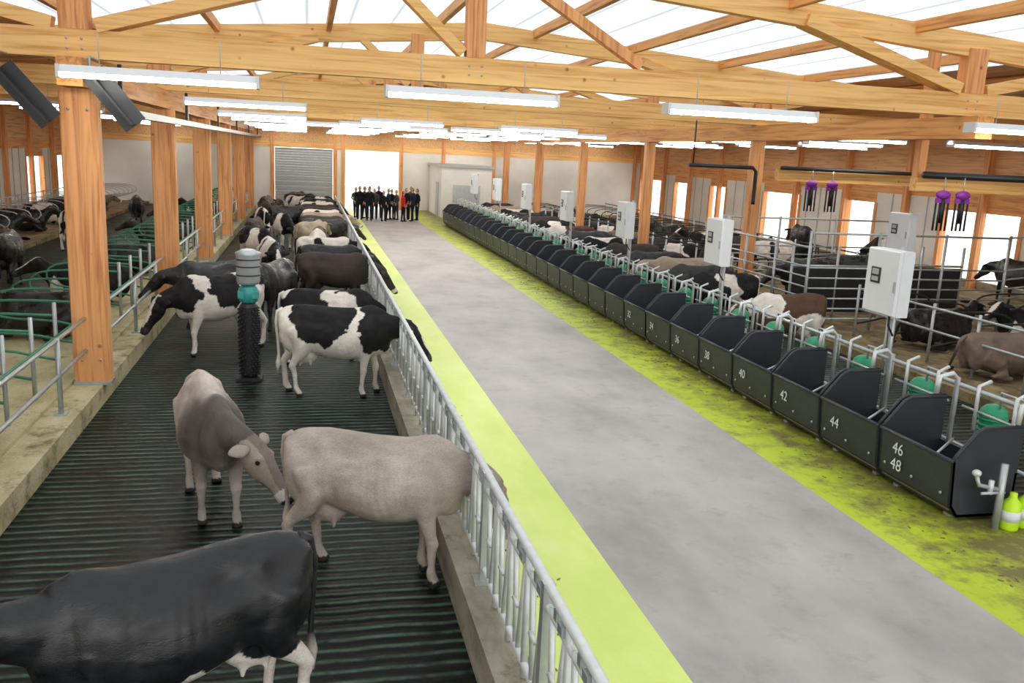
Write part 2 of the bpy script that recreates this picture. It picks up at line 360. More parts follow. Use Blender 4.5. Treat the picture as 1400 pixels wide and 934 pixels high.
def holstein(seed,thr=-.05,blobs=None,dark=BLK,faceblaze=True,legz=.60):
    def f(p,head):
        if head is not None:
            t,a,b=head
            if t>.44: return (.05,.04,.04)
            if faceblaze and abs(a)<.035+.02*math.sin(t*9) and b>.0: return WHT
            return dark
        j=.09*nz(p,5,seed)+.03*nz(p,14,seed)
        if p.z+j<legz : return WHT
        if blobs is not None:
            for c,rad,black in blobs:
                q=(p-V(c)); q.y*=.35
                if q.length+j<rad: return dark if black else WHT
            return WHT
        n=nz(p,1.7,seed)+.25*nz(p,5,seed)
        return dark if n>thr else WHT
    return f
def solid(c,leg=None,belly=None,muz=True,top=None,face=None):
    leg=leg or c;belly=belly or c;top=top or c
    def f(p,head):
        if head is not None:
            t,a,b=head
            if muz:
                if t>.50: return (.03,.025,.025)
                if t>.42: return (.75,.72,.68)
            return face or mixc(c,leg,.4)
        k=smoothstep(.75,.35,p.z); cc=mixc(c,leg,k)
        cc=mixc(cc,top,smoothstep(1.15,1.40,p.z)*.8)
        kb=smoothstep(.85,.62,p.z)*(1 if abs(p.x)<.4 else 0); cc=mixc(cc,belly,kb*.6)
        if face: cc=mixc(cc,face,smoothstep(.70,1.0,p.x)*.9)
        n=nz(p,3,3.3)*.18
        return tuple(max(0,x*(1+n)) for x in cc)
    return f
def greyC(p,head):
    if head is not None:
        t,a,b=head
        if t>.50: return (.03,.025,.025)
        if t>.42: return (.80,.77,.72)
        return (.24,.20,.17) if abs(a)<.06 else (.40,.34,.29)
    base=(.52,.46,.41); dk=(.085,.075,.07)
    k=smoothstep(-.15,.40,p.x)*smoothstep(.35,.9,p.z)
    k=max(k,smoothstep(.5,.2,p.z)*.2)
    c=mixc(base,dk,min(1,k*.9))
    c=mixc(c,(.62,.55,.49),smoothstep(1.28,1.40,p.z)*(1-smoothstep(.35,.65,p.x))*.85)
    n=nz(p,3,1.3)*.20
    return tuple(max(0,x*(1+n)) for x in c)
def blackA(p,head):
    if head is not None:
        if abs(head[1])<.03 and head[2]>0: return WHT
        return (.012,.012,.014)
    j=.10*nz(p,5,2)
    if p.z+j<(.62 if p.x<0 else .44): return WHT
    if (p-V((-.05,0,.58))).length+j<.30: return WHT
    return (.010,.011,.014)

FZ=-.30
rad=math.radians
cA=cow_mesh('cow_black',blackA,(1.20,.05,1.22),(.80,.1,-.6),glossy=True,step=.06,voxel=.017)
put('dairy_cow',cA,(-.80,5.62,FZ),rad(203),1.05)
cB=cow_mesh('cow_beige',solid((.53,.47,.41),leg=(.53,.46,.41),belly=(.62,.56,.50),top=(.42,.36,.32),face=(.30,.25,.22)),(1.17,.0,.93),(.30,0,-.95),step=-.08,voxel=.017,ctrl=(.98,0,1.14))
put('dairy_cow',cB,(.60,8.08,FZ),rad(-19),1.03)
cC=cow_mesh('cow_grey_brown',greyC,(1.07,.26,1.00),(.42,.42,-.72),step=.10,voxel=.017,ctrl=(.92,.05,1.16),hs=1.22)
put('dairy_cow',cC,(-1.08,9.95,FZ),rad(-76),1.04)
D=holstein(2.2,blobs=[((-.74,0,.98),.25,False),((-.18,.2,1.30),.50,True),((.34,0,1.0),.12,False),((.35,0,1.25),.10,False),((.78,0,1.12),.43,True)])
cD=cow_mesh('cow_holstein_saddle',D,(1.20,.05,1.06),(.50,.0,-.86),step=.1,voxel=.019)
put('dairy_cow',cD,(.42,14.6,FZ),rad(-6),1.08)
E=holstein(4.1,blobs=[((.05,0,1.15),.34,True),((.85,0,1.1),.30,True),((-.72,0,1.3),.15,True)])
cE=cow_mesh('cow_holstein_white',E,(1.16,-.05,.98),(.5,0,-.85),step=.1,voxel=.021)
put('dairy_cow',cE,(-1.66,18.0,FZ),rad(216),1.10)
h1=cow_mesh('cow_holstein_a',holstein(9.3),(1.20,0,1.12),(.65,0,-.75),step=.08,voxel=.028)
h2=cow_mesh('cow_holstein_b',holstein(15.7,-.22),(1.15,.1,.85),(.4,.1,-.9),step=-.08,voxel=.028)
k1=cow_mesh('cow_black_b',solid((.014,.013,.014),muz=False),(1.18,0,1.1),(.65,0,-.7),glossy=True,step=.08,voxel=.028)
b1=cow_mesh('cow_dark_brown',solid((.060,.045,.040),leg=(.03,.025,.022)),(1.18,0,.95),(.55,0,-.8),step=.08,voxel=.028)
b2=cow_mesh('cow_tan',solid((.42,.33,.25),leg=(.5,.42,.34)),(1.2,.1,1.2),(.75,.1,-.6),step=.05,voxel=.028)
r1=cow_mesh('cow_red_pied',holstein(22.5,-.20,dark=(.10,.055,.035)),(1.2,0,1.1),(.7,0,-.7),step=.05,voxel=.028)
for me,x,y,a,s in [(k1,-2.0,20.6,200,1.04),(h2,.35,16.9,0,1.02),(k1,-.75,20.6,250,1.06),(b1,.62,22.4,-3,1.06),(h1,-1.0,25.6,-80,1.06),(k1,.6,25.0,0,1),
      (h1,.5,27.2,0,1),(r1,.35,29.6,-95,1.05),(b2,.1,32.0,60,1.05),(h2,-1.6,29.5,-60,1.02),(k1,.6,34.1,-4,1),(b1,.55,35.6,0,1),(h2,-1.0,36.5,-70,1),(b2,.6,37.4,3,1),(h1,.6,39,0,1),(b1,.6,40.5,0,1),(k1,-.9,41,20,1),(h2,-1.9,39.5,100,1),(b1,.5,42.5,0,1),
      (h1,.5,44.2,0,1),(h2,.5,45.8,0,1),(k1,-1.3,45.5,-80,1),(k1,.5,47.4,0,1),(h1,-.6,49.0,-60,1),(b1,-1.9,43.0,100,1),(k1,-2.1,48,80,1),(h2,.5,49.4,0,1),(k1,-.4,51.5,10,1),(b1,-1.9,33.6,80,1),(k1,-.6,53.5,60,1)]:
    put('dairy_cow',me,(x,y,FZ),rad(a),s)
for me,x,y,a,s in [(r1,9.55,15.9,184,1),(h2,9.6,18.9,178,1),(k1,9.7,20.4,180,1),(b2,9.9,21.9,172,1),(k1,9.6,23.3,182,1),(b1,9.7,25.4,180,1),(h1,9.5,27.3,180,1),(k1,9.6,29.5,180,1),(r1,9.6,31.6,176,1),(h2,9.6,33.9,180,1),(b1,9.6,36.2,180,1),(k1,9.6,38.4,180,1),(h1,9.6,40.5,180,1),(b2,9.6,42.8,180,1),(k1,9.6,45,180,1),
      (k1,13.0,20.9,190,1),(k1,14.9,21.8,170,1),(b1,13.8,27.0,200,1),(h2,20.2,27.5,95,1),(k1,20.0,33,80,1),(h1,14.6,25.6,10,1),(k1,20.2,21.3,100,1)]:
    put('dairy_cow',me,(x,y,-.1 if x<11 else .08),rad(a),s)
l1=cow_mesh('cow_lying_black',solid((.014,.013,.014),muz=False),(1.08,.1,.92),(.75,.1,-.45),lying=True,glossy=True,voxel=.028)
l2=cow_mesh('cow_lying_tan',solid((.20,.15,.12),leg=(.3,.24,.18)),(1.05,.3,.72),(.5,.6,-.4),lying=True,voxel=.026)
l3=cow_mesh('cow_lying_holstein',holstein(31.7,-.1),(1.08,.05,.92),(.75,.2,-.45),lying=True,voxel=.028)
for me,x,y,a in [(l1,13.3,16.2,5),(l2,12.75,13.7,0),(l3,15.9,16.2,180),(l2,16.0,13.7,185),(l1,12.9,11.2,8),(l3,15.9,11.2,175),(l1,18.9,16.2,175),(l3,12.9,29.4,0),(l1,12.9,31.9,0),(l2,12.9,34.4,3),(l3,12.9,36.9,0),(l1,12.9,39.4,0),
       (l1,16.2,24.4,180),(l3,16.4,29.4,180),(l2,18.8,24.4,180),(l1,18.6,31,170),(l3,12.9,41.9,0),(l1,12.9,45.6,0),(l3,16.3,34.4,180),(l1,16.3,38.1,180),(l2,16.3,31.9,180),(l1,16.3,41.9,180),(l3,18.7,36,175)]:
    put('dairy_cow',me,(x,y,.12),rad(a))
for me,x,y,a in [(l3,-4.75,11.5,180),(l1,-4.75,17.6,180),(l3,-4.75,21.3,180),(l1,-4.75,26.1,180),(l3,-10.6,21,0),(l1,-10.6,23.4,0),(l1,-10.7,25.8,0),(l3,-10.6,28.3,0),(l2,-10.6,30.7,0),(l1,-10.6,33.2,5),(l1,-10.6,36.8,0),(l3,-10.6,40.5,0),(l1,-4.75,32.2,180),(l1,-4.75,38.3,180),(l3,-4.75,44.4,180),(l1,-10.6,44.1,0),(l2,-10.6,47.8,0)]:
    put('dairy_cow',me,(x,y,.08),rad(a))
for me,x,y,a in [(k1,-7.4,24.5,95),(h1,-7.8,33,80),(k1,-7.2,41,100)]:
    put('dairy_cow',me,(x,y,-.1),rad(a))

# ---------------------------------------------------------------- people
def person_mesh(name,jacket,trouser,hair,pose):
    mb=MB();M=cloth
    def tor(z,hw,hd,x=0): return oval((x,0,z),(0,0,1),(1,0,0),hw,hd,hd,14)
    mb.loft([tor(.84,.155,.11),(tor(.92,.17,.12)),tor(1.05,.155,.11),tor(1.2,.175,.12),tor(1.33,.195,.12),tor(1.41,.17,.09),tor(1.46,.08,.065)],M)
    mb.tube([(0,0,1.42),(.01,0,1.53)],[.06,.055],M,10)
    mb.ell((.015,0,1.63),(.095,.075,.12),M,14,10); mb.ell((.10,0,1.615),(.018,.012,.02),M,8,6)
    for sy in(-1,1):
        st=pose*.09*sy
        mb.tube([(0,sy*.09,.9),(.01+st*.6,sy*.10,.5),(st,sy*.10,.12),(st,sy*.10,.06)],[.095,.065,.045,.045],M,10)
        mb.ell((.05+st,sy*.10,.035),(.13,.045,.04),M)
        e=(0.0-.03,sy*(.25),1.12); hnd=(.05+.16*abs(pose),sy*(.25-.12*abs(pose)),.90+.14*abs(pose))
        mb.tube([(0,sy*.175,1.38),(-.005,sy*.22,1.3),e,hnd],[.06,.058,.045,.032],M,10)
        mb.ell(V(hnd)+V((.01,0,-.05)),(.022,.035,.045),M)
    me=remeshed(mb,.018,2); n0=len(me.vertices)
    cols=[]
    for v in me.vertices:
        p=v.co
        skin=(.62,.38,.28)
        if p.z>1.47:
            c=hair if (p.z>1.70 or p.x<.0) else skin
        elif abs(p.y)>.10 and p.x>.0 and (V((p.x,abs(p.y),p.z))-V((.06+.16*abs(pose),.25-.12*abs(pose),.85+.14*abs(pose)))).length<.07: c=skin
        elif p.z>.86 or abs(p.y)>.19: c=jacket
        elif p.z>.09: c=trouser
        else: c=(.01,.01,.01)
        cols.append(c)
    ex=MB()
    for sy in(-1,1):
        hb=V((.06+.16*abs(pose),sy*(.25-.12*abs(pose)),.81+.14*abs(pose)))
        for i,l in enumerate((.055,.065,.06,.048)):
            o=V((-.02+.016*i,0,0)); ex.tube([hb+o,hb+o+V((0,-sy*.004,-l*.5)),hb+o+V((.0,-sy*.018,-l))],[.009,.008,.006],M,6)
        ex.tube([hb+V((.025,0,.03)),hb+V((.045,-sy*.01,.0)),hb+V((.048,-sy*.015,-.025))],[.010,.009,.007],M,6)
    nh=len(ex.v); cols+=[(.62,.38,.28)]*nh
    for sy in(-1,1):
        ex.ell((.10,sy*.03,1.645),(.008,.010,.007),M,6,4); ex.ell((.02,sy*.078,1.62),(.02,.01,.03),M,6,4)
    ex.ell((.10,0,1.575),(.006,.022,.006),M,6,4)
    k=len(ex.v)-nh; cols+=[(.05,.02,.02)]*k
    vs=[tuple(v.co) for v in me.vertices]+ex.v
    fs=[tuple(p.vertices) for p in me.polygons]+[tuple(i+n0 for i in f) for f in ex.f]
    out=bpy.data.meshes.new(name); out.from_pydata(vs,[],fs); out.materials.append(cloth)
    out.polygons.foreach_set('use_smooth',[True]*len(out.polygons))
    at=out.color_attributes.new('Col','FLOAT_COLOR','POINT'); fl=[]
    for c in cols: fl+=[*c,1]
    at.data.foreach_set('color',fl); out.update(); return out
pm=[person_mesh('visitor_black',(.012,.012,.016),(.015,.018,.03),(.03,.02,.012),.2),
    person_mesh('visitor_navy',(.02,.03,.06),(.012,.012,.014),(.20,.15,.10),.9),
    person_mesh('visitor_grey',(.07,.07,.08),(.02,.025,.05),(.3,.28,.26),-.5),
    person_mesh('visitor_red',(.65,.02,.03),(.015,.015,.02),(.05,.03,.02),.6)]
pos=[(2.75,48.3,0),(3.05,49.2,1),(3.2,47.6,0),(3.55,48.6,2),(3.85,49.6,0),(3.95,47.5,0),(4.3,48.6,1),(4.55,49.4,0),(5.0,47.6,3),(4.75,48.7,2),(5.3,49.0,0),(5.55,48.0,1),(5.9,48.8,0),(5.65,49.7,2),(3.4,50.2,0),(2.6,49.6,2)]
for i,(x,y,k) in enumerate(pos):
    put('standing_person',pm[k],(x,y,0),rad(random.choice([-90,-60,-110,-20,200,90])),random.uniform(.92,1.03))

# ---------------------------------------------------------------- floors
Y0,Y1=-8,57
def slab(name,x0,x1,z0,z1,mat,y0=Y0,y1=Y1):
    m=MB(); m.box(x0,x1,y0,y1,z0,z1,mat); return m.obj(name)
slab('floor_base',-14,23,-.8,-.5,curbm)
slab('floor_slatted_walkway',-3.1,1.3,-.5,-.3,slat)
slab('floor_feed_alley',2.8,5.92,-.5,0,conc)
slab('floor_lime_strip_left',1.62,2.8,-.5,0.0,limeL)
slab('floor_lime_strip_right',5.92,7.95,-.5,0.0,limeR)
slab('feed_curb',1.3,1.62,-.5,.10,curbm,Y0,56.9)
slab('cubicle_curb',-3.55,-3.1,-.5,.0,curbL,Y0,56.9)
slab('floor_bedding_left',-5.9,-3.55,-.5,.05,bedL)
slab('floor_walkway_far_left',-9.3,-5.9,-.5,-.1,slat)
slab('floor_bedding_far_left',-13.5,-9.3,-.5,.05,bed)
slab('floor_slatted_right',7.95,11.3,-.5,-.1,slat)
slab('floor_bedding_right',11.3,22,-.5,.08,bed)
slab('ground',-60,80,-1.0,-.8,wallp,-40,110)
# spilled feed and straw on the lime strips and curb
m=MB()
strawm=simple('straw_litter',(.22,.18,.07),.9,var=.5)
for k in range(700):
    if k%3: x=random.gauss(6.75,.22); 
    else: x=random.gauss(1.85,.15)
    y=random.uniform(5,30)**1.0; 
    if 6.95<x<8 or x<1.65: continue
    a=random.uniform(0,6.28); l=random.uniform(.02,.06)
    m.bar((x,y,.006),(x+l*math.cos(a),y+l*math.sin(a),.008),.012,.006,strawm)
m.obj('feed_litter')

# ---------------------------------------------------------------- structure
FR=[14.4+7.8*i for i in range(6)]
RID=4.25
def zr(x): return 6.95-.08*abs(x-RID)
W=.24
def truss():
    m=MB()
    m.box(-13.4,21.9,-W/2,W/2,4.87,5.27,woodX)
    for a,b in((-13.4,RID),(RID,21.9)):
        m.bar((a,0,zr(a)-.25),(b,0,zr(b)-.25),.20,.40,woodX)
    for x in(-3.25,11.8):
        m.box(x-.2,x+.2,-.13,.13,5.27,zr(x)-.3,woodZ)
        s=1 if x<RID else -1
        m.bar((x+s*.3,0,5.33),(x+s*3.5,0,zr(x+s*3.5)-.35),.2,.36,woodX,(0,1,0))
        m.bar((x-s*.3,0,5.33),(x-s*2.3,0,zr(x-s*2.3)-.4),.2,.22,woodX,(0,1,0))
    m.box(2.45,2.75,-.14,.14,5.27,zr(2.6)-.3,woodZ)
    m.bar((2.4,0,5.33),(1.3,0,zr(1.2)-.4),.16,.24,woodX,(0,1,0))
    m.bar((5.4,0,5.33),(3.4,0,zr(3.4)-.4),.16,.18,woodZ,(0,1,0))
    for x in(-9,17): m.box(x-.15,x+.15,-.1,.1,5.27,zr(x)-.3,woodZ)
    for x in(-3.25,2.6,11.8):
        for dx in(-.1,.1):
            for z in(5.0,5.14): m.tube([(x+dx,-W/2-.012,z),(x+dx,-W/2+.01,z)],.018,galv,8)
    return m.mesh('roof_truss')
tm=truss()
for y in FR: put('roof_truss',tm,(0,y,0))
def post(w,d,h,z0):
    m=MB(); b=.02
    ring=lambda z:[(-w+b,-d,z),(w-b,-d,z),(w,-d+b,z),(w,d-b,z),(w-b,d,z),(-w+b,d,z),(-w,d-b,z),(-w,-d+b,z)]
    m.loft([[V(p) for p in ring(z0+.0)],[V(p) for p in ring(h)]],woodZ,False)
    m.box(-w-.01,w+.01,-d-.01,d+.01,z0,z0+.06,galv)
    for z in(.4,h-.3): 
        for x in(-w*.5,w*.5): m.tube([(x,-d-.012,z),(x,-d+.01,z)],.02,galv,8)
    return m.mesh('wooden_post')
pL=post(.26,.13,4.45,0); pR=post(.17,.13,4.37,0)
for i,y in enumerate(FR):
    put('wooden_post',pL,(-3.25,y,0.0))
    if i>0: put('wooden_post',pR,(11.85,y,.08))
m=MB()
m.box(-3.42,-3.08,13.9,57,4.46,4.86,woodY); m.obj('longitudinal_beam')
m=MB()
m.box(11.65,12.0,13.9,57,4.46,4.86,woodY); m.obj('longitudinal_beam')
m=MB(); m.box(-2.90,-2.70,14.9,56.8,4.10,4.22,dsteel)
for y in FR: m.box(-2.83,-2.77,y+.6,y+.66,4.2,4.87,dsteel)
m.obj('cable_tray')
for x0,x1 in((-2.98,-2.43),(-4.15,-3.55)):
    m=MB(); m.bar((x0,13.9,4.66),(x1,13.9,3.96),.03,.34,dsteel,(0,1,0)); m.bar((x0+.02,13.95,4.66),(x1+.02,13.95,3.96),.34,.03,dsteel,(0,1,0)); m.tube([(x0,13.9,4.66),(x0,13.9,4.87),(x0,14.35,4.87)],.02,galv); m.obj('knee_bracket')
m=MB()
for x in [-12,-9.5,-7,-4.5,-2,.5,3,5.5,8,10.5,13,15.5,18,20.5]:
    m.box(x-.06,x+.06,-8,57,zr(x)-.22,zr(x)-.02,woodY)
m.obj('roof_purlins')
def roofpart(name,xa,xb,ya,yb,mat,t=.08):
    m=MB(); za,zb=zr(xa),zr(xb)
    vs=[(xa,ya,za),(xb,ya,zb),(xb,yb,zb),(xa,yb,za),(xa,ya,za+t),(xb,ya,zb+t),(xb,yb,zb+t),(xa,yb,za+t)]
    m.add(vs,[(0,3,2,1),(4,5,6,7),(0,1,5,4),(1,2,6,5),(2,3,7,6),(3,0,4,7)],mat); m.obj(name)
roofpart('ceiling_left',-14,-5.6,-8,57.3,woodD); roofpart('ceiling_right',14.4,22.3,-8,57.3,woodD)
roofpart('ceiling_back_left',-5.6,RID,38,57.3,woodD); roofpart('ceiling_back_right',RID,14.4,38,57.3,woodD)
roofpart('window_skylight_left',-5.6,RID,-8,38,skyp); roofpart('window_skylight_right',RID,14.4,-8,38,skyp)  # unseen stretch behind the camera added so its glow lights the foreground
def sidewall(name,X,wins,sgn):
    m=MB(); t=.15
    def seg(ya,yb,za,zb,mat): m.box(X-t/2,X+t/2,ya,yb,za,zb,mat)
    ys=sorted(wins); cur=-8
    seg(-8,57,3.0,3.5,woodY)
    seg(-8,57,3.5,zr(X)+.02,woodD)
    seg(-8,57,-.8,.35,curbm)
    for a,b in ys:
        if a>cur: seg(cur,a,.35,3.0,wallp)
        seg(a,b,2.6,3.0,woodY); cur=b
    if cur<57: seg(cur,57,.35,3.0,wallp)
    y=-6
    while y<57:
        m.box(X-sgn*.28,X-sgn*.08,y-.12,y+.12,0,zr(X)-.1,woodZ) if sgn>0 else m.box(X+.08,X+.28,y-.12,y+.12,0,zr(X)-.1,woodZ)
        y+=3.9
    for a,b in ys:
        for yy in(a,b): m.box(X-.12,X+.12,yy-.08,yy+.08,.35,2.6,woodZ)
    y=-7
    while y<57:
        m.box(X-.10,X+.10,y-.02,y+.02,.35,3.0,greypl) if not any(a-.1<y<b+.1 for a,b in ys) else None
        y+=1.0
    m.obj(name)
sidewall('wall_right',22,[(23.5,27.2),(31,33),(36.6,40),(44,46),(49,51),(53,56.5)],1)
sidewall('wall_left',-13.5,[(30,33),(36,37.5),(41,43),(48,51),(53.5,56)],-1)
m=MB(); Yb=57.15
def bw(xa,xb,za,zb,mat,d=.15): m.box(xa,xb,Yb-d,Yb+d,za,zb,mat)
bw(-13.5,-2.0,-.8,3.7,wallp);bw(1.6,2.3,-.8,3.7,wallp);bw(5.7,22,-.8,3.7,wallp);bw(-13.5,22,3.7,6.95,woodD)
bw(-2.0,1.6,-.8,-.3,curbm)
for x in(-13,-8,-5,-2.1,1.7,2.2,5.8,8.5,11.8,15,18,21.5): bw(x-.12,x+.12,-.3,5,woodZ,.22)
bw(-13.5,22,3.6,3.95,woodX,.2); m.obj('wall_back')
m=MB()
for i in range(25): m.box(-1.95,1.55,Yb-.03-.03*(i%2),Yb+.05,-.3+i*.155,-.3+i*.155+.15,greypl)
m.obj('door_roller')
m=MB(); m.box(7.6,10.6,51.5,56.8,-.1,2.9,wallp); m.box(7.5,10.7,51.4,56.9,2.9,3.05,greypl); m.box(7.55,7.6,52.5,53.4,0,2.0,greypl); m.box(8.3,9.9,51.45,51.5,.9,1.9,hoodm); m.obj('service_cabin')

# ---------------------------------------------------------------- lamps
def lamp(L):
    m=MB(); h=L/2
    m.add([(-h,-.14,.0),(h,-.14,0),(h,.14,0),(-h,.14,0),(-h,-.06,.1),(h,-.06,.1),(h,.06,.1),(-h,.06,.1)],[(4,5,6,7),(0,1,5,4),(1,2,6,5),(2,3,7,6),(3,0,4,7)],white)
    m.tube([(-h+.03,0,-.01),(h-.03,0,-.01)],.055,tube_e,8)
    m.box(-h,-h+.04,-.14,.14,-.07,.1,white); m.box(h-.04,h,-.14,.14,-.07,.1,white)
    for x in(-h*.6,h*.6): m.tube([(x,0,.09),(x,0,.55)],.008,galv,6)
    return m.mesh('fluorescent_lamp')
lm=lamp(2.6)
for y,xs in [(13.3,(-1.95,2.4,6.75,12.3,-8)),(20.8,(-1.3,-8,14.0,18)),(24.6,(16.0,)),(28.3,(-1.3,2.9,7.3,14,18,-8)),(33.0,(-1.3,2.4,6.5,9.9,14,18,-8)),(36.0,(.6,4.2,8.2,16.0)),(39.6,(-1.3,2.4,6.5,9.9,14,18,-8)),(43.0,(-1.3,2.4,6.5,9.9,14,18,-8)),(47.8,(-1.3,2.4,6.5,9.9,14,-8)),(50.5,(2.4,6.5,9.9,14)),(55.3,(-1.3,2.4,6.5,9.9,14,18,-8))]:
    for x in xs: put('fluorescent_lamp',lm,(x,y,4.60))

# ---------------------------------------------------------------- feed fence
m=MB(); fx=1.51
m.tube([(fx,3,1.10),(fx,50,1.10)],.036,galvL); m.tube([(fx,3,.96),(fx,50,.96)],.026,galvL); m.tube([(fx,3,.22),(fx,50,.22)],.03,galvL)
y=3.0;i=0
while y<50:
    m.tube([(fx,y,.12),(fx,y,1.08)],.028,galvL,6)
    m.tube([(fx,y+.19,.22),(fx,y+.06,1.02)],.024,galvL,6)
    m.tube([(fx,y+.27,.24),(fx,y+.38,1.0)],.024,galvL,6)
    m.tube([(fx-.02,y+.17,.58),(fx-.02,y+.31,.58)],.018,galvL,6)
    if i%4==0: m.box(fx-.04,fx+.04,y-.04,y+.04,.10,1.12,galv); m.box(fx-.09,fx+.09,y-.09,y+.09,.10,.12,galv)
    m.box(fx-.045,fx+.045,y+.03,y+.12,1.0,1.06,galv); m.box(fx-.03,fx+.05,y+.2,y+.26,1.0,1.07,galv)
    y+=.50;i+=1
m.obj('feed_fence')
m=MB(); rx=-3.32
for a,b in [(5,FR[0]-.14)]+[(FR[i]+.14,FR[i+1]-.14) for i in range(5)]:
    for z in(.55,1.05): m.tube([(rx,a,z),(rx,b,z)],.028,galv)
    n=max(2,int((b-a)/2.4))
    for k in range(n):
        y=a+(k+.5)*(b-a)/n
        m.tube([(rx,y,.0),(rx,y,1.08)],.035,galv); m.box(rx-.08,rx+.08,y-.08,y+.08,.0,.02,galv)
m.obj('walkway_railing')
def cub(mat,L,flip=1):
    m=MB()
    m.tube([(0,0,0),(0,0,1.2)],.032,galv)
    pts=[(0,0,1.0),(flip*L*.5,0,1.03),(flip*L*.85,0,1.0),(flip*L,0,.86),(flip*L,0,.62),(flip*L*.85,0,.48),(flip*L*.4,0,.45),(flip*L*.15,0,.35),(0,0,.3)]
    P=[V(p) for p in pts];Q=[]
    for i in range(len(P)-1):
        Q+= [P[i]*.75+P[i+1]*.25,P[i]*.25+P[i+1]*.75]
    Q=[P[0]]+Q+[P[-1]]
    m.tube(Q,.022,mat,6)
    return m.mesh('cubicle_divider')
cg=cub(cubgreen,1.7,-1); cd=cub(dsteel,1.9,1); cdl=cub(dsteel,1.9,-1); cgR=cub(galv,1.8,1)
y=7.2
while y<56:
    put('cubicle_divider',cg,(-3.80,y,.05)); put('cubicle_divider',cgR,(-11.6,y,.05)) ; y+=1.22
m=MB()
for z in(.75,): m.tube([(-3.75,6,z),(-3.75,56,z)],.022,cubgreen)
for z in(.7,1.2): m.tube([(-11.64,6,z),(-11.64,56,z)],.022,galv)
m.obj('cubicle_rail')
y=9.95
while y<50:
    if not(17.5<y<23.6): put('cubicle_divider',cd,(12.2,y,.08)); put('cubicle_divider',cdl,(17.2,y,.08))
    y+=1.25
m=MB()
for x in(12.15,17.25):
    for z in(.75,1.2): m.tube([(x,10,z),(x,17.3,z)],.025,galv); m.tube([(x,24.0,z),(x,50,z)],.025,dsteel)
m.obj('cubicle_rail')
def gate(L,h,n,tall):
    m=MB()
    for x in [i*L/3 for i in range(4)]: m.tube([(x,0,0),(x,0,tall)],.035,galv)
    for i in range(n): m.tube([(0,0,.3+i*(h-.3)/(n-1)),(L,0,.3+i*(h-.3)/(n-1))],.02,galv)
    m.tube([(0,0,tall-.05),(L,0,tall-.05)],.025,galv)
    return m.mesh('pen_gate')
g1=gate(5.4,1.5,6,2.35); g2=gate(4.6,1.5,6,2.0)
put('pen_gate',g1,(11.3,18.2,.05)); put('pen_gate',g2,(11.4,18.35,.05),rad(90)); put('pen_gate',g1,(11.6,23.3,.05)); put('pen_gate',g1,(16.9,18.4,.05),rad(25))
def solidgate():
    m=MB(); m.box(0,2.5,-.02,.02,.25,1.35,dsteel)
    for z in(.22,1.4): m.tube([(0,0,z),(2.5,0,z)],.03,galv)
    for x in(0,1.25,2.5): m.tube([(x,0,0),(x,0,1.9)],.035,galv)
    return m.mesh('solid_pen_gate')
sg=solidgate(); put('solid_pen_gate',sg,(11.6,19.4,.05)); put('solid_pen_gate',sg,(14.3,19.8,.05)); 

# ---------------------------------------------------------------- feed bins
def bin_mesh():
    m=MB(); L=.64; t=.035
    prof=[(.12,.05),(.02,.18),(-.02,.70),(.30,1.08),(.84,1.08),(.84,.30),(.74,.05)]
    def end(y0,y1):
        n=len(prof)
        vs=[(x,y0,z) for x,z in prof]+[(x,y1,z) for x,z in prof]
        fs=[tuple(range(n)),tuple(range(2*n-1,n-1,-1))]+[(i,i+n,(i+1)%n+n,(i+1)%n) for i in range(n)]
        m.add(vs,fs,binm)
    end(-L,-L+t); end(L-t,L)
    def sheet(a,b,th=.03):
        (x0,z0),(x1,z1)=a,b
        d=V((x1-x0,0,z1-z0)).normalized(); nrm=V((d.z,0,-d.x))*th
        vs=[(x0,-L,z0),(x1,-L,z1),(x1,L,z1),(x0,L,z0)]
        vs+=[(V(v)+nrm) for v in vs]
        m.add(vs,[(0,1,2,3),(7,6,5,4),(0,4,5,1),(1,5,6,2),(2,6,7,3),(3,7,4,0)],binm)
    sheet((.12,.05),(.02,.18)); sheet((.02,.18),(-.02,.70)); sheet((.74,.05),(.12,.05)); sheet((.84,.55),(.84,.30)); sheet((.84,.30),(.74,.05))
    m.tube([(-.02,-L,.71),(-.02,L,.71)],.024,binm)
    for s in(-L+.018,L-.018): m.tube([(-.02,s,.71),(.04,s,.79),(.25,s,1.04),(.34,s,1.085),(.84,s,1.085)],.022,binm)
    m.box(.05,.78,-L+.04,L-.04,.12,.26,binin)
    for k in range(30):
        x=random.uniform(.12,.7);yy=random.uniform(-.5,.5); m.tube([(x,yy,.26),(x+random.uniform(-.1,.1),yy+random.uniform(-.1,.1),.30)],.006,binin,4)
    for s in(-.45,.45):
        m.box(.15,.7,s-.04,s+.04,0,.06,galv)
    for s in(-.5,0,.5): m.ell((-.01,s,.30),(.012,.02,.02),galv,6,4)
    m.tube([(.15,-.15,.62),(.70,.25,.66)],.018,galv,6)
    return m.mesh('feed_bin')
bm=bin_mesh()
ys=[];y=8.48
while y<46: ys.append(y); y+=1.325
def txt(s,parent):
    cu=bpy.data.curves.new('number_label',type='FONT'); cu.body=s; cu.size=.2; cu.extrude=.001; cu.materials.append(textm)
    o=bpy.data.objects.new('number_label',cu); scene.collection.objects.link(o); o.parent=parent
    o.location=(-.022,.38,.48 if '\n' in s else .40); o.rotation_euler=(rad(90),0,rad(-90))
labels=['46\n48','44','42','40','38','36','34','32']
for i,y in enumerate(ys):
    o=put('feed_bin',bm,(6.95,y,0))
    if i<8: txt(labels[i],o)
m=MB()
bx=7.98
m.tube([(bx+.05,7,1.22),(bx+.05,46.5,1.22)],.03,galv)
m.tube([(bx+.1,7,.45),(bx+.1,46.5,.45)],.025,galv)
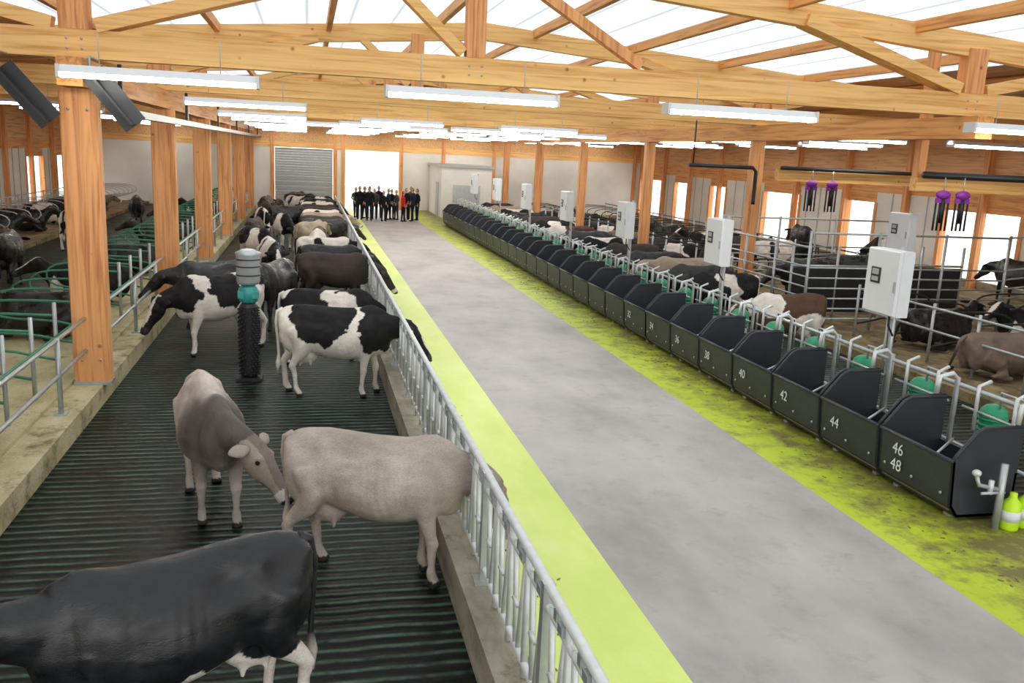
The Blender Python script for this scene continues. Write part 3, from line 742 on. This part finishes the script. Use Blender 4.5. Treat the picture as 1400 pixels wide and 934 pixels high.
for y in [7.85+1.325*i for i in range(30)]:
    m.tube([(bx,y,-.1),(bx,y,1.30),(bx-.08,y,1.37),(bx-.26,y,1.33),(bx-.28,y,1.12)],.030,galvL)
    m.tube([(bx,y+.35,.75),(bx,y+.35,1.3),(bx+.15,y+.36,1.36)],.024,galvL)
    m.tube([(bx,y+.95,.75),(bx,y+.95,1.3),(bx+.15,y+.94,1.36)],.024,galvL)
    m.tube([(bx+.2,y+.2,.75),(bx+.2,y+.2,1.25),(bx+.2,y+.8,1.25),(bx+.2,y+.8,.75)],.018,galv)
    m.tube([(bx,y+.1,.98),(bx+.02,y+1.2,.98)],.018,galv)
m.obj('feeding_gate_frame')
def hood():
    m=MB()
    prof=[(.0,.15),(.10,.165),(.16,.15),(.21,.10),(.235,.03)]
    m.tube([(0,0,-.14)]+[(0,0,z) for z,_ in prof],[.15]+[r for _,r in prof],green,18)
    for z in(-.10,-.03,.04): m.tube([(0,0,z),(0,0,z+.02)],.172,green,18)
    m.box(-.08,.08,-.18,.18,-.22,-.13,galv); m.tube([(0,0,-.2),(0,0,-.95)],.03,galv)
    return m.mesh('gate_actuator')
hm=hood()
for y in [8.75+1.325*i for i in range(29)]: put('gate_actuator',hm,(8.20,y,.85))
def cbox():
    m=MB(); b=.02
    X0,X1,Yh,Z0,Z1=-.24,0,.36,1.86,2.76
    ring=lambda x,e:[V((x,-Yh+e,Z0+e)),V((x,Yh-e,Z0+e)),V((x,Yh-e,Z1-e)),V((x,-Yh+e,Z1-e))]
    m.loft([ring(X1,b),ring(X1-.02,0),ring(X0+.05,0),ring(X0+.045,.012),ring(X0+.035,.012),ring(X0+.03,0),ring(X0,b)],white,False)
    m.box(X0-.012,X0,.02,.22,2.28,2.50,black); m.box(X0-.018,X0-.01,.05,.19,2.40,2.48,greypl); m.box(X0-.018,X0-.01,.05,.19,2.31,2.37,greypl)
    m.box(X0-.02,X0,-.33,-.30,2.2,2.35,greypl)
    m.tube([(.05,0,-.1),(.05,0,2.8)],.035,galv); m.tube([(.05,.12,.9),(.05,.12,1.9)],.015,galv)
    m.tube([(-.1,-.1,1.86),(-.1,-.1,1.7),(.03,-.05,1.55)],.014,black,6)
    return m.mesh('control_box')
cb=cbox()
for i in range(7): put('control_box',cb,(8.0,10.65+5.3*i,0))
put('control_box',cb,(13.4,17.7,.15))

m=MB()
m.tube([(0,0,0),(0,0,.75)],.04,galv); m.tube([(0,0,.45),(-.25,.05,.5),(-.3,.05,.62)],.025,galv); m.ell((-.3,.05,.64),(.05,.05,.04),galvL); m.tube([(-.12,.02,.40),(-.12,.02,.56)],.03,galvL)
m.tube([(-.25,0,.42),(.05,0,.42)],.018,galv); m.obj('water_valve_post',(7.40,7.62,0))
for dx,dy in((.0,0),(.22,.03)):
    m=MB(); m.tube([(0,0,0),(0,0,.02),(0,0,.30),(0,0,.35),(0,0,.38),(0,0,.42)],[.095,.10,.10,.05,.04,.04],limepl,14); m.tube([(0,0,.10),(0,0,.22)],.102,textm,14); m.obj('lime_bottle',(7.56+dx,7.60+dy,0))
def fork():
    m=MB(); m.tube([(0,0,0),(0,0,-.5)],.05,black,8); m.box(-.16,.16,-.02,.02,-.1,.0,purple); m.ell((0,0,.06),(.17,.08,.09),purple)
    for x in(-.14,-.05,.05,.14): m.tube([(x,0,-.1),(x,0,-.65)],.02,black,6)
    m.tube([(0,0,.1),(0,0,.4)],.012,galv,6)
    return m.mesh('purple_brush_rack')
fk=fork()
put('purple_brush_rack',fk,(12.3,15.3,3.35)); put('purple_brush_rack',fk,(12.75,15.3,3.35)); put('purple_brush_rack',fk,(13.4,20.9,3.35)); put('purple_brush_rack',fk,(12.8,20.9,3.35))
m=MB(); m.box(12.1,21.8,15.9,16.1,3.45,3.72,woodX); m.tube([(12.1,15.7,3.78),(21.8,15.7,3.78)],.07,dsteel)
for x in(12.2,16.8,21.6): m.box(x-.09,x+.09,15.91,16.09,3.72,zr(x)-.1,woodZ)
m.obj('cross_beam')
m=MB(); m.box(12.1,21.8,21.4,21.6,3.45,3.75,woodX); m.tube([(12.1,21.3,3.78),(21.8,21.3,3.78)],.05,dsteel); m.obj('cross_beam')
m=MB(); m.tube([(9.6,21.5,3.75),(11.4,21.5,3.75),(11.5,21.5,3.65),(11.5,21.5,2.9),(11.5,21.5,2.8)],.05,dsteel)
m.tube([(9.7,21.5,3.75),(9.7,21.5,4.87)],.02,dsteel); m.obj('ventilation_pipe')
# ---------------------------------------------------------------- cow brush
m=MB()
m.tube([(0,0,0),(0,0,2.2)],.05,galv,10)
m.tube([(0,0,.05),(0,0,.1),(0,0,1.3),(0,0,1.36)],[.12,.16,.16,.12],black,24,smooth=False)
for k in range(300):
    a=k*2.399; z=.10+1.2*k/300
    m.tube([(.14*math.cos(a),.14*math.sin(a),z),(.19*math.cos(a+.1),.19*math.sin(a+.1),z-.02)],[.020,.010],black,5)
m.tube([(0,0,1.36),(0,0,1.4),(0,0,1.62),(0,0,1.7)],[.10,.16,.16,.10],teal,16); m.box(-.17,.17,-.14,.14,1.46,1.58,teal)
m.tube([(0,0,1.7),(0,0,1.75),(0,0,2.2),(0,0,2.24),(0,0,2.30)],[.17,.2,.2,.22,.1],hoodm,20)
for z in(1.85,2.0,2.12): m.tube([(0,0,z),(0,0,z+.02)],.208,dsteel,20)
m.box(-.22,.22,-.22,.22,0,.05,dsteel)
m.obj('cow_brush',(-1.0,15.7,FZ))

# ---------------------------------------------------------------- camera
H=3.8;f=1200.0;r=rad(2.7)
du,dv=-280,-269
xp=du*math.cos(r)+dv*math.sin(r); yp=-du*math.sin(r)+dv*math.cos(r)
th=math.atan(-yp/f); psi=math.atan(-xp/math.hypot(f,yp))
fw=V((math.sin(psi)*math.cos(th),math.cos(psi)*math.cos(th),-math.sin(th)))
rt=V((math.cos(psi),-math.sin(psi),0)); upv=rt.cross(fw)
R=rt*math.cos(r)+upv*math.sin(r); U=upv*math.cos(r)-rt*math.sin(r)
cam=bpy.data.cameras.new('camera'); co=bpy.data.objects.new('camera',cam); scene.collection.objects.link(co)
co.matrix_world=Matrix(((R.x,U.x,-fw.x,0),(R.y,U.y,-fw.y,0),(R.z,U.z,-fw.z,H),(0,0,0,1)))
cam.sensor_width=36; cam.lens=f/1400*36; cam.clip_end=300
scene.camera=co
# ---------------------------------------------------------------- world
w=bpy.data.worlds.new('world'); scene.world=w; w.use_nodes=True
bg=w.node_tree.nodes['Background']; bg.inputs[0].default_value=(1.0,.985,.96,1); bg.inputs[1].default_value=2.2
print('faces',sum(len(o.data.polygons) for o in scene.objects if o.type=='MESH'))
